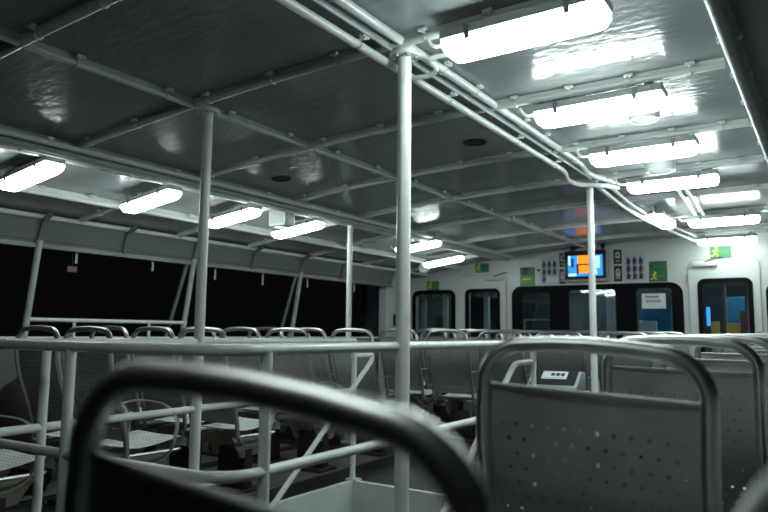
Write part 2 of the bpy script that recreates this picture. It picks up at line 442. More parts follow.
# ------------------------------------------------------------------ left side: bulwark, header, posts
def lx(z): return -5.42 - .17 * (2.05 - z) / 1.0 * (1 if z > 0 else 1)    # sides lean outward going down
YE = 8.35
bm = B()
prism(bm, [(lx(1.045), 1.045), (lx(1.045) - .07, 1.045), (lx(0) - .07, 0), (lx(0), 0)], FY0, YE, 'xz')
struct('wall_left', bm, 'header')
bm = B()    # return of the side wall up to the front wall
plan = [(-5.50, YE), (-5.58, 8.7), (-5.80, FRONT), (-5.90, FRONT), (-5.70, 8.7), (-5.62, YE)]
prism(bm, plan, 0, 2.12, 'xy'); struct('wall_left_end', bm, 'wall')
bm = B()    # header board above the openings
prism(bm, [(-5.40, 2.06), (-5.46, 2.06), (-5.53, 1.80), (-5.47, 1.80)], FY0, YE + .1, 'xz'); trim(bm, 'header')
bm = B(); tube(bm, [(-5.395, FY0, 2.04), (-5.395, FRONT - .1, 2.04)], .022, 10); trim(bm, 'white')
bm = B(); bar(bm, [(-5.465, FY0, 1.805), (-5.465, YE + .1, 1.805)], .018, .022); trim(bm, 'header')
bm = B(); tube(bm, [(-5.455, FY0, 1.86), (-5.455, YE, 1.86)], .008, 8); trim(bm, 'header')
bm = B(); box(bm, lx(1.05) - .09, lx(1.05) + .03, FY0, YE, 1.03, 1.055); bevel(bm, .006); trim(bm, 'white')
for y in (-.25, .6, 1.4, 2.22, 3.05, 3.86, 4.68, 5.52, 6.36, 7.18):
    bm = B(); bar(bm, fillet([(-5.30, y, 2.055), (-5.40, y, 2.0), (-5.455, y, 1.81)], .08), .014, .018); trim(bm, 'header')
for y in (-.25, 1.4, 3.05, 4.68, 6.36):
    bm = B(); tube(bm, [(-5.44, y, 1.85), (lx(1.04) + .01, y, 1.04)], .026, 12); trim(bm, 'beam')
for y in (4.60, 6.28):
    bm = B(); tube(bm, [(-5.46, y + .02, 1.84), (lx(1.04) - .03, y - .09, 1.04)], .019, 12); trim(bm, 'header')
t = thing('window_rail', 'white tube rail across the open window on the left', 'rail', (-5.55, 3.05, 1.05))
b = B(); tube(b, [(0, -.02, .147), (0, 1.65, .147)], .017, 12); obj('rail', b, 'rail', t)
for yy in (.42, 1.2):
    b = B(); tube(b, [(0, yy, 0), (0, yy, .14)], .014, 10); obj('post', b, 'rail', t)
for k, (y, l, nm) in enumerate(((3.42, .10, 'first from the left edge'), (4.22, .10, 'second from the left edge'), (5.02, .13, 'right of the left pole'), (5.75, .14, 'left of the third window post'),
                       (6.55, .12, 'right of the third window post'), (7.55, .12, 'near the far wall'))):
    t = thing('window_strap', 'short pale strap hanging from the window header, ' + nm, 'strap', (-5.50, y, 1.79), group='straps under the window header')
    b = B(); bar(b, [(0, 0, 0), (0, .003, -l * .6), (0, 0, -l)], .002, .010); obj('strap_band', b, 'strap', t)
    b = B(); box(b, -.006, .006, -.013, .013, -.012, .002); obj('strap_loop', b, 'clip', t)
t = thing('hanging_tag', 'small tan tag hanging in the left window opening', 'tag', (-5.52, 3.40, 1.80))
b = B(); tube(b, [(0, 0, 0), (0, 0, -.14)], .0025, 6); obj('cord', b, 'dark', t)
b = B(); box(b, -.003, .003, -.045, .045, -.185, -.135); bevel(b, .002, 1); obj('plate', b, 'tan', t)
# lifebuoy at the left edge
b = B(); tube(b, [(0, .27 * math.cos(2 * PI * k / 28), .27 * math.sin(2 * PI * k / 28)) for k in range(28)], .055, 12, closed=True)
t = thing('lifebuoy', 'orange lifebuoy on the low white wall, cut off by the left edge', 'lifebuoy', (-5.552, 2.50, .90)); obj('ring', b, 'orange', t)
for k in range(4):
    a = PI / 4 + k * PI / 2; b = B()
    tube(b, [(0, .27 * math.cos(a + d), .27 * math.sin(a + d)) for d in (-.12, 0, .12)], .058, 12); obj('band', b, 'paper', t)
# right side bulwark (out of frame)
bm = B(); box(bm, 1.30, 1.36, FY0, FRONT, 0, 1.05); struct('wall_right', bm, 'wall')

# ------------------------------------------------------------------ front wall with openings
W = [(-5.66, -5.00, 1.78), (-4.72, -4.22, 1.78), (-3.92, -1.70, 1.77), (-1.40, -.86, 1.80), (-.64, .10, 1.72)]
ZB = .72
bm = B(); y0, y1 = FRONT, FRONT + .07
box(bm, -5.9, 1.4, y0, y1, -.05, ZB); box(bm, -5.9, 1.4, y0, y1, 1.80, 2.45)
ex = [-5.9] + [v for w in W for v in w[:2]] + [1.4]
for k in range(0, len(ex), 2): box(bm, ex[k], ex[k + 1], y0, y1, ZB, 1.80)
struct('wall_front', bm, 'wall')
bm = B(); tube(bm, [(-5.8, FRONT - .02, .05), (1.3, FRONT - .02, .05)], .02); struct('baseboard_front', bm, 'wall')

def window(n, x0, x1, z0, z1, fw, r, y=FRONT):
    b = B(); ring_prism(b, rrect(x0, x1, z0, z1, r), rrect(x0 + fw, x1 - fw, z0 + fw, z1 - fw, max(.02, r - fw)), y - .022, y + .03)
    f = struct('window_%d' % n, b, 'black')
    b = B(); prism(b, rrect(x0 + fw - .01, x1 - fw + .01, z0 + fw - .01, z1 - fw + .01, .03, 3), y + .012, y + .018); obj('pane', b, 'glass', f)
    return f
def door(n, x0, x1, z1, wx0, wx1, wz1, hinge, fw):
    b = B(); ring_prism(b, rrect(x0, x1, .06, z1, (.02, .02, .10, .10)), rrect(wx0 + .02, wx1 - .02, ZB + .02, wz1 - .02, .08), FRONT - .022, FRONT - .001)
    d = struct('door_%d' % n, b, 'wall')
    b = B(); ring_prism(b, rrect(x0 - .012, x1 + .012, .048, z1 + .012, (.02, .02, .11, .11)), rrect(x0, x1, .06, z1, (.02, .02, .10, .10)), FRONT - .008, FRONT + .001); obj('seal', b, 'housing', d)
    for z in (.4, 1.1, 1.86):
        b = B(); lathe(b, [(.011, z - .05), (.011, z + .05)], 10, (hinge, FRONT - .03, 0)); obj('hinge', b, 'steel', d)
    hx = x1 - .06 if hinge < (x0 + x1) / 2 else x0 + .06
    b = B(); tube(b, fillet([(hx, FRONT - .02, .95), (hx, FRONT - .07, .95), (hx, FRONT - .07, 1.03), (hx, FRONT - .02, 1.03)], .02), .009, 8); obj('handle', b, 'steel', d)
    cx0 = x0 + .04 if hinge < (x0 + x1) / 2 else x1 - .34
    b = B(); box(b, cx0 + .02, cx0 + .30, FRONT - .07, FRONT - .022, z1 - .085, z1 - .03); bevel(b, .006); c = obj('door_closer', b, 'lightgrey', d)
    b = B(); bar(b, [(cx0 + .16, FRONT - .06, z1 - .03), (cx0 + .28, FRONT - .05, z1 + .02), (cx0 + .36, FRONT - .02, z1 + .03)], .006, .008); obj('closer_arm', b, 'dark', c)
    w = b = B(); ring_prism(b, rrect(wx0, wx1, ZB, wz1, .09), rrect(wx0 + fw, wx1 - fw, ZB + fw, wz1 - fw, .05), FRONT - .034, FRONT + .02)
    w = obj('door_window', b, 'black', d)
    b = B(); prism(b, rrect(wx0 + fw - .01, wx1 - fw + .01, ZB + fw - .01, wz1 - fw + .01, .03, 3), FRONT + .004, FRONT + .009); obj('pane', b, 'glass', w)
    return d
window(1, -5.73, -4.945, ZB - .04, 1.80, .065, .12)
door(1, -4.93, -4.09, 2.0, -4.765, -4.18, 1.80, -4.09, .05)
door(2, -1.545, -.735, 2.085, -1.445, -.815, 1.845, -1.545, .055)
window(3, -.68, .15, ZB - .04, 1.76, .06, .10)
# the wide black window with three panes
b = B(); X0, X1, ZT = -3.995, -1.62, 1.815
cells = [(X0, -3.28, (0, 0, 0, .14), -3.85, -3.41, 1.72), (-3.28, -2.35, (0, 0, 0, 0), -3.14, -2.48, 1.74), (-2.35, X1, (0, 0, .16, 0), -2.215, -1.755, 1.74)]
for x0, x1, rr, px0, px1, pz in cells:
    ring_prism(b, rrect(x0, x1, ZB - .04, ZT, rr), rrect(px0, px1, ZB + .03, pz, .05), FRONT - .022, FRONT + .03)
w2 = struct('window_2', b, 'black')
for x0, x1, rr, px0, px1, pz in cells:
    b = B(); prism(b, rrect(px0 - .01, px1 + .01, ZB + .02, pz + .01, .03, 3), FRONT + .012, FRONT + .018); obj('pane', b, 'glass', w2)
# notice stuck on the inside of the right pane
t = thing('paper_notice', 'white paper notice taped in the right pane of the wide window', 'notice', (-2.14, FRONT + .006, 1.47))
b = B(); box(b, 0, .30, -.002, .002, 0, .20); obj('sheet', b, 'paper', t)
for z, a, e, h in ((.145, .045, .22, .022), (.105, .045, .24, .010), (.085, .045, .245, .010), (.02, .24, .265, .008)):
    b = B(); x = a
    while x < e:
        box(b, x, x + h * .75, -.004, -.002, z, z + h); x += h * 1.0
    obj('print_line', b, 'ink', t)

# ------------------------------------------------------------------ cabin beyond the windows
for nm, a in (('wall_cabin_back', (-6.8, 1.4, 12.6, 12.7, -.05, 2.45)), ('wall_cabin_left', (-6.8, -6.7, FRONT + .07, 12.6, -.05, 2.45)), ('wall_cabin_right', (1.3, 1.4, FRONT + .07, 12.6, -.05, 2.45)),
              ('ceiling_cabin', (-6.7, 1.3, FRONT + .07, 12.6, 2.2, 2.26)), ('floor_cabin', (-6.7, 1.3, FRONT + .07, 12.6, -.05, 0))):
    bm = B(); box(bm, *a); struct(nm, bm, 'roomwall')
for x, y, lab in ((-3.7, 11.4, 'added fill lamp behind the left pane of the wide window'), (-2.9, 10.6, 'added fill lamp behind the middle pane of the wide window'), (-1.15, 10.5, 'added fill lamp behind the right-hand door window')):
    t = thing('cabin_fill_lamp', lab, 'lamp', (x, y, 2.2), group='added cabin fill lamps')  # fill lamp added to brighten the cabin behind the glass
    b = B(); box(b, -.30, .30, -.05, .05, -.035, 0); obj('housing', b, 'housing', t)
    b = B(); box(b, -.28, .28, -.035, .035, -.06, -.035); obj('diffuser', b, 'cabfill', t)
def panel_thing(name, x0, x1, y, z0, z1, m, label, cat, d=.03):
    b = B(); box(b, x0, x1, y, y + d, z0, z1); bevel(b, .004, 1); return tag(obj(name, b, m), label, cat)
panel_thing('blue_board', -2.34, -1.93, 10.35, 0, 1.56, 'blue', 'blue display board behind the notice pane of the wide window', 'board')
panel_thing('white_cabinet', -2.36, -2.12, 10.25, 0, 1.32, 'paper', 'pale cabinet in front of the blue board behind the notice', 'cabinet', .08)
panel_thing('blue_board', -1.25, -1.02, 10.6, 0, 1.66, 'blue', 'blue display board behind the right-hand door window', 'board')
panel_thing('yellow_cupboard', -1.40, -1.30, 10.2, 0, 1.31, 'seatyellow', 'narrow yellow cupboard left in the right-hand door window', 'cupboard', .05)
panel_thing('yellow_locker', -1.22, -1.05, 10.3, 0, 1.29, 'seatyellow', 'wide yellow locker right in the right-hand door window', 'locker', .05)
panel_thing('maroon_locker', -1.04, -.92, 10.1, 0, 1.45, 'maroon', 'dark red locker at the right side of the door window', 'locker', .2)
panel_thing('lit_sign', -1.42, -1.375, 9.95, 1.25, 1.5, 'bluelit', 'small lit blue sign behind the right-hand door window', 'sign', .02)
t = thing('cabin_counter', 'pale counter frame behind the left pane of the wide window', 'counter', (-4.32, 10.6, 0))
b = B(); ring_prism(b, rrect(.05, .62, .2, 1.36, .01, 1), rrect(.075, .595, .23, 1.335, .01, 1), 0, .03); obj('frame', b, 'lightgrey', t)
b = B(); box(b, .07, .60, 0, .3, 1.0, 1.03); obj('shelf', b, 'lightgrey', t)
panel_thing('grey_partition', -3.34, -2.93, 10.1, 0, 1.70, 'tvgrey', 'tall grey partition behind the middle pane of the wide window', 'partition', .06)
panel_thing('pale_cabinet', -2.86, -2.74, 10.4, 0, 1.68, 'paper', 'pale cabinet right of the grey partition behind the wide window', 'cabinet', .3)
for x, lab in ((-5.98, 'stand-in for a pole reflection, left side of the leftmost window'), (-5.55, 'stand-in for a pole reflection, middle of the leftmost window'), (-4.78, 'stand-in for a pole reflection in the left door window')):
    t = thing('reflection_post', lab, 'post', (x, 10.3, 0))  # pale pole reflections in the glass, built as posts behind it
    b = B(); box(b, -.04, .04, -.04, .04, 0, 2.19); bevel(b, .005, 1); obj('post', b, 'white', t)
    b = B(); box(b, -.18, .18, -.03, .03, 1.72, 1.80); obj('crossbar', b, 'tvgrey', t)

# ------------------------------------------------------------------ signs, posters, television
def sign(name, x0, x1, z0, z1, m, label, cat='sign', d=.008, group=None):
    t = thing(name, label, cat, ((x0 + x1) / 2, FRONT, z0), group=group)
    b = B(); box(b, -(x1 - x0) / 2, (x1 - x0) / 2, -d, 0, 0, z1 - z0); bevel(b, .002, 1); obj('plate', b, m, t); return t
def runner(t, cx, cz, s, m, y=-.011, name='pictogram'):
    b = B(); lathe(b, [(.13 * s, y), (.13 * s, y + .003)], 12, (cx + .1 * s, 0, cz + .42 * s), 'y')
    for p, q, w in (((.05, .28), (-.05, -.05), .11), ((-.05, -.05), (.2, -.2), .08), ((.2, -.2), (.15, -.45), .07), ((-.05, -.05), (-.2, -.3), .08), ((-.2, -.3), (-.4, -.32), .07), ((.03, .25), (.28, .1), .06), ((.03, .25), (-.25, .15), .06)):
        P = Vector((cx + p[0] * s, y + .0015, cz + p[1] * s)); Q = Vector((cx + q[0] * s, y + .0015, cz + q[1] * s))
        bar(b, [P, Q], .0015, w * s * .6, up=(0, 1, 0))
    return obj(name, b, m, t)
def block(t, name, x0, x1, z0, z1, m, y=-.011):
    b = B(); box(b, x0, x1, y, y + .003, z0, z1); return obj(name, b, m, t)
t = sign('exit_sign', -5.46, -5.235, 1.80, 1.945, 'green', 'green sign with a yellow figure above the leftmost window', group='green safety signs'); runner(t, -.05, .07, .13, 'yellow'); block(t, 'arrow_field', .01, .10, .02, .125, 'lime')
t = sign('exit_sign', -4.60, -4.37, 2.05, 2.19, 'green', 'green sign with a yellow figure above the left door', group='green safety signs'); runner(t, -.06, .07, .13, 'yellow'); block(t, 'arrow_field', .0, .10, .02, .12, 'green2')
t = sign('safety_sign', -3.865, -3.635, 1.82, 2.10, 'green', 'green two-part sign with yellow figures at the left end of the wide window', group='green safety signs')
block(t, 'upper_field', -.11, .11, .15, .275, 'green2')
for dx in (-.06, -.01): runner(t, dx, .21, .11, 'yellow')
block(t, 'lower_field', -.11, .11, .005, .14, 'lime'); block(t, 'text_line', -.08, .05, .095, .11, 'yellow', -.013)
t = sign('safety_sign', -2.035, -1.805, 1.825, 2.10, 'green2', 'dark green two-part sign right of the television and poster', group='green safety signs')
block(t, 'divider', -.105, .105, .128, .136, 'green'); runner(t, -.05, .07, .12, 'yellow')
b = B(); prism(b, [(-.07, .19), (-.02, .19), (-.045, .235)], -.011, -.009); obj('pictogram', b, 'lime', t); block(t, 'text_line', .0, .09, .20, .21, 'lime'); block(t, 'text_line', .0, .09, .07, .08, 'lime')
t = sign('exit_sign', -1.28, -1.04, 2.10, 2.25, 'green', 'green exit sign with a yellow figure above the right-hand door', group='green safety signs'); runner(t, -.06, .075, .14, 'yellow'); block(t, 'text_line', .01, .10, .09, .10, 'lime'); block(t, 'text_line', .01, .10, .06, .068, 'lime')
for x0, x1, z0, z1, lab, skip in ((-3.55, -3.28, 1.85, 2.24, 'pale poster of lifejacket figures left of the television', 2), (-2.36, -2.08, 1.85, 2.23, 'pale poster of lifejacket figures right of the television', 0)):
    t = sign('lifejacket_poster', x0, x1, z0, z1, 'paperblue', lab, 'poster', .006, 'lifejacket posters')
    w, h = x1 - x0, z1 - z0
    block(t, 'heading', -w * .35, w * .35, h * .90, h * .94, 'lightgrey', -.008)
    for r in range(3):
        for c in range(3):
            if skip and r == 0 and c > 0: continue
            cx, cz = (c - 1) * w * .29, h * (.17 + .27 * r)
            b = B(); lathe(b, [(.014, -.009), (.014, -.006)], 10, (cx, 0, cz + .042), 'y')
            prism(b, [(cx - .026, cz - .045), (cx + .026, cz - .045), (cx + .02, cz + .03), (cx - .02, cz + .03)], -.009, -.006)
            f = obj('figure', b, 'navy', t)
            b = B(); prism(b, [(cx + .012, cz - .02), (cx + .036, cz - .01), (cx + .036, cz + .012), (cx + .012, cz + .01)], -.0105, -.009); obj('vest', b, 'red' if c == 2 and r < 2 else 'navy', f)
    if skip: block(t, 'white_note', -w * .20, w * .48, h * .03, h * .24, 'paper', -.009)
for x0, x1, z0, z1, lab, k in ((-3.26, -3.165, 2.08, 2.28, 'black plaque with a pale lifejacket symbol, upper left of television', 0), (-3.265, -3.17, 1.835, 2.05, 'black plaque with a pale lifejacket symbol, lower left of television', 1),
                      (-2.495, -2.385, 2.085, 2.285, 'black plaque with a pale lifejacket symbol, upper right of television', 0), (-2.495, -2.385, 1.845, 2.06, 'black plaque with a pale lifejacket symbol, lower right of television', 1)):
    t = sign('lifejacket_plaque', x0, x1, z0, z1, 'dark', lab, 'plaque', .008, 'black lifejacket plaques')
    h = z1 - z0; b = B()
    if k: ring_prism(b, rrect(-.028, .028, h * .30, h * .82, (.004, .004, .028, .028)), rrect(-.010, .010, h * .56, h * .72, .009), -.012, -.008)
    else: ring_prism(b, rrect(-.030, .030, h * .40, h * .85, (.012, .012, .03, .03)), rrect(-.014, .014, h * .53, h * .70, .012), -.012, -.008)
    obj('symbol', b, 'lightgrey', t); block(t, 'text_line', -.03, .03, h * .18, h * .24, 'lightgrey')
# television
t = thing('television', 'wall-mounted television showing orange blocks on a blue picture', 'television', (-2.866, FRONT, 1.885))
tw, th = .585, .405
b = B(); box(b, -.12, .12, -.06, 0, .1, .3); obj('wall_bracket', b, 'tvgrey', t)
b = B(); box(b, -tw / 2, tw / 2, -.10, -.04, 0, th); bevel(b, .012); case = obj('case', b, 'tv', t)
b = B(); box(b, -tw / 2 - .012, tw / 2 + .012, -.094, -.05, -.035, .012); bevel(b, .008); obj('speaker_bar', b, 'tvgrey', t)
for zz in (0,):
    for dx in (-tw / 2 - .012, tw / 2 + .0):
        b = B(); box(b, dx, dx + .012, -.094, -.05, -.03, th + .01); obj('side_trim', b, 'tvgrey', t)
def scr(name, x0, x1, z0, z1, m, y): 
    b = B(); box(b, x0, x1, y, y + .002, z0, z1); obj(name, b, m, scrn)
b = B(); box(b, -.235, .245, -.103, -.099, .045, .335); scrn = obj('screen', b, 'scr_blue', t, label='lit blue screen')
scr('picture_block', -.10, .10, .215, .335, 'scr_orange', -.106); scr('picture_block', -.085, .09, .085, .195, 'scr_orange', -.106)
scr('picture_block', -.12, .11, .195, .215, 'scr_dark', -.107); scr('picture_block', -.115, -.085, .075, .195, 'scr_dark', -.107); scr('picture_block', .09, .11, .075, .195, 'scr_dark', -.107)
scr('picture_block', -.235, -.12, .045, .085, 'scr_pale', -.105); scr('picture_block', -.195, -.155, .17, .30, 'scr_deep', -.105); scr('picture_block', -.235, -.20, .20, .335, 'scr_pale', -.105)
scr('picture_block', .13, .21, .15, .32, 'scr_pale', -.105); scr('picture_block', .12, .17, .06, .14, 'scr_pale', -.105)
# small fittings on the wall
def cam_dome(x, z, lab):
    t = thing('dome_camera', lab, 'camera', (x, FRONT, z), group='small black cameras above the television')
    b = B(); box(b, -.03, .03, -.05, 0, 0, .05); bevel(b, .008); obj('body', b, 'tv', t)
    b = B(); lathe(b, [(.022, 0), (.016, -.018), (.004, -.024)], 12, (0, -.03, 0)); obj('lens', b, 'black', t)
cam_dome(-3.06, 2.31, 'small black camera above the left end of the television'); cam_dome(-2.63, 2.325, 'small black camera above the right end of the television')
t = thing('wall_loudspeaker', 'round grey loudspeaker hung from the ceiling edge left of the doors', 'speaker', (-4.96, 8.55, 2.055), (0, 0, .3))
b = B(); lathe(b, [(.075, 0), (.075, -.07), (.066, -.085), (.055, -.085)], 24, axis='y'); obj('body', b, 'lightgrey', t)
b = B(); lathe(b, [(.053, -.080), (.03, -.076), (.001, -.074)], 24, axis='y'); obj('cone', b, 'dark', t)
b = B(); box(b, -.015, .015, -.05, -.02, .05, zc(-4.96) - 2.055 + .005); obj('bracket', b, 'lightgrey', t)
def fitting(name, x, z, w, h, m, lab, cat, y=FRONT):
    t = thing(name, lab, cat, (x, y, z)); b = B(); box(b, -w / 2, w / 2, -.05, 0, 0, h); bevel(b, .006); obj('body', b, m, t)
    b = B(); box(b, -w / 2 + .01, w / 2 - .01, -.054, -.05, .008, h - .008); obj('cover', b, m, t)
fitting('junction_box', -4.72, 2.235, .12, .05, 'housing', 'small grey box on the wall above the left door', 'box')
fitting('junction_box', -1.39, 2.28, .12, .07, 'lightgrey', 'grey junction box at the end of the curving pipe by the far wall', 'box')
fitting('small_sensor', -1.99, 2.02, .03, .03, 'dark', 'tiny black sensor beside the dark green sign', 'sensor')
fitting('small_sensor', -3.57, 2.03, .03, .03, 'dark', 'tiny black sensor beside the left lifejacket poster', 'sensor')
fitting('wall_switch', -.775, 1.10, .06, .07, 'green2', 'small dark green box low beside the right-hand door', 'switch')
# dark square plate on the return wall
t = thing('wall_plate', 'dark square plate on the white wall left of the leftmost window', 'plate', (-5.60, 8.78, 1.22), (0, 0, -1.298))
b = B(); box(b, -.13, .13, -.0, .012, 0, .17); obj('plate', b, 'dark', t); b = B(); ring_prism(b, rrect(-.13, .13, 0, .17, .005, 1), rrect(-.115, .115, .015, .155, .005, 1), .012, .016); obj('rim', b, 'tv', t)

# ------------------------------------------------------------------ stairwell
bm = B(); zt = .105
def wallrun(bm, x0, x1, y0, y1): box(bm, x0, x1, y0, y1, -1.0, zt)
wallrun(bm, SX0 - .02, SX0 + .02, SY0 - .02, SY1 + .02); wallrun(bm, SX1 - .02, SX1 + .02, SY0 - .02, SY1 + .02)
wallrun(bm, SX0 + .02, SX1 - .02, SY1 - .02, SY1 + .02); wallrun(bm, SX0 + .02, SX1 - .02, SY0 - .02, SY0 + .02)
trim(bm, 'coam')
t = thing('staircase', 'steps going down inside the white stairwell', 'stairs', (0, 0, -1.0))
for k in range(4):
    y1_ = SY1 - .03 - .28 * k; z = 1.0 - .12 - .2 * (k + 1)
    b = B(); box(b, SX0 + .03, SX1 - .03, y1_ - .30, y1_, z - .04, z); obj('step', b, 'deck', t)
RT, RM = 1.06, .69
t = thing('stair_railing', 'white tube guard railing around the stairwell', 'railing', (SX1, SY0, 0))
o = Vector((SX1, SY0, 0))
def rpart(name, pts, r, f=0):
    b = B(); p = [Vector(q) - o for q in pts]; tube(b, fillet(p, f, 8) if f else p, r, 14); return obj(name, b, 'rail', t)
rr = .0185
rpart('top_rail', [(-3.25, SY0, RT - .008), (SX1 - .005, SY0, RT), (SX1 - .005, 4.13, RT + .005), (SX1 - .07, 4.13, RT + .004)], rr + .001, .16)
rpart('middle_rail', [(-3.25, SY0, RM - .03), (SX1 - .005, SY0, RM - .015), (SX1 - .005, 4.13, RM - .002), (SX1 - .07, 4.13, RM - .002)], rr, .16)
rpart('top_rail', [(SX0, SY0, RT), (SX0, 3.9, RT)], rr)
rpart('middle_rail', [(SX0, SY0 - .1, .703), (SX0, 3.9, .716)], rr)
rpart('lower_rail', [(SX0, SY0 - .1, .30), (SX0, 3.9, .31)], .014)
for x, y, z0 in ((SX1 - .005, 1.635, .1), (-2.36, SY0, .0), (SX0, 1.65, .1), (SX0, 3.9, .1), (SX1 - .07, 4.13, .90)):
    rpart('post', [(x, y, z0), (x, y, RT)], .0195)
    if y == 3.9:
        b = B(); box(b, x - o.x - .045, x - o.x + .045, y - o.y - .02, y - o.y + .045, .104, .116); obj('foot_plate', b, 'rail', t)
for x, y in ((SX1 - .005, 2.44),):
    b = B(); lathe(b, [(.012, -.03), (.026, -.022), (.033, 0), (.026, .022), (.012, .03)], 14, (x - o.x, y - o.y, RT)); obj('joint', b, 'rail', t)
def handrail(pts, label):
    t = thing('stair_handrail', label, 'handrail', pts[0], group='sloping stair handrails'); o = Vector(pts[0])
    b = B(); tube(b, [Vector(p) - o for p in fillet(pts, .07, 7)], .0175, 14); obj('grab_rail', b, 'rail', t)
handrail([(SX0, 3.88, .955), (SX0 + .01, 4.11, .955), (SX0 + .015, 4.09, .91), (SX0 + .03, 3.13, .155), (SX0 + .03, 2.0, -.73)], 'sloping white handrail on the left side of the stairwell, beside the chairs')
handrail([(SX1 - .07, 4.13, .05), (SX1 - .07, 4.13, .945), (SX1 - .07, 3.83, .945), (SX1 - .07, 2.95, .27), (SX1 - .07, 2.0, -.46)], 'sloping white handrail on the right side of the stairwell, by the grey box')

# ------------------------------------------------------------------ grey collection box
t = thing('collection_box', 'grey plastic box with sloping dark lid and white label behind the nearest seats', 'box', (-1.625, 4.62, -.01), (0, 0, .12))
b = B()
def frustum(b, w0, d0, w1, d1, z0, z1, oy=0):
    v = [b.verts.new((sx * w / 2, sy * d / 2 + yy, z)) for w, d, z, yy in ((w0, d0, z0, 0), (w1, d1, z1, oy)) for sx, sy in ((-1, -1), (1, -1), (1, 1), (-1, 1))]
    b.faces.new(v[:4][::-1]); b.faces.new(v[4:])
    for k in range(4): b.faces.new((v[k], v[(k + 1) % 4], v[4 + (k + 1) % 4], v[4 + k]))
frustum(b, .28, .28, .33, .33, 0, .69); bevel(b, .015); obj('body', b, 'bin', t)
b = B(); frustum(b, .385, .385, .385, .385, .69, .715); bevel(b, .01); obj('rim', b, 'bin', t)
b = B(); prism(b, [(-.175, .715), (.175, .715), (.165, .865), (.02, .875), (-.16, .785)], -.17, .17, 'yz'); bevel(b, .012)
lid = obj('lid', b, 'bin', t)
nrm = Vector((0, -.09, .18)).normalized()
def sl(b, x0, x1, s0, s1, h0, h1):      # box lying on the sloping front of the lid
    a = Vector((0, -.16, .785)); d = (Vector((0, .02, .875)) - a)
    vs = []
    for h in (h0, h1):
        for x, s in ((x0, s0), (x1, s0), (x1, s1), (x0, s1)): vs.append(b.verts.new(a + d * s + nrm * h + Vector((x, 0, 0))))
    b.faces.new(vs[:4][::-1]); b.faces.new(vs[4:])
    for k in range(4): b.faces.new((vs[k], vs[(k + 1) % 4], vs[4 + (k + 1) % 4], vs[4 + k]))
b = B(); sl(b, -.15, .15, .06, .98, -.002, .004); pl = obj('lid_panel', b, 'bindark', lid)
b = B(); sl(b, -.085, .085, .42, .92, .004, .006); lab_ = obj('label', b, 'paper', lid)
for dx in (-.025, .008, .041):
    b = B(); sl(b, dx, dx + .026, .62, .80, .006, .007); obj('mark', b, 'ink', lid)
b = B(); sl(b, -.07, .07, .48, .51, .006, .007); obj('mark', b, 'lightgrey', lid)

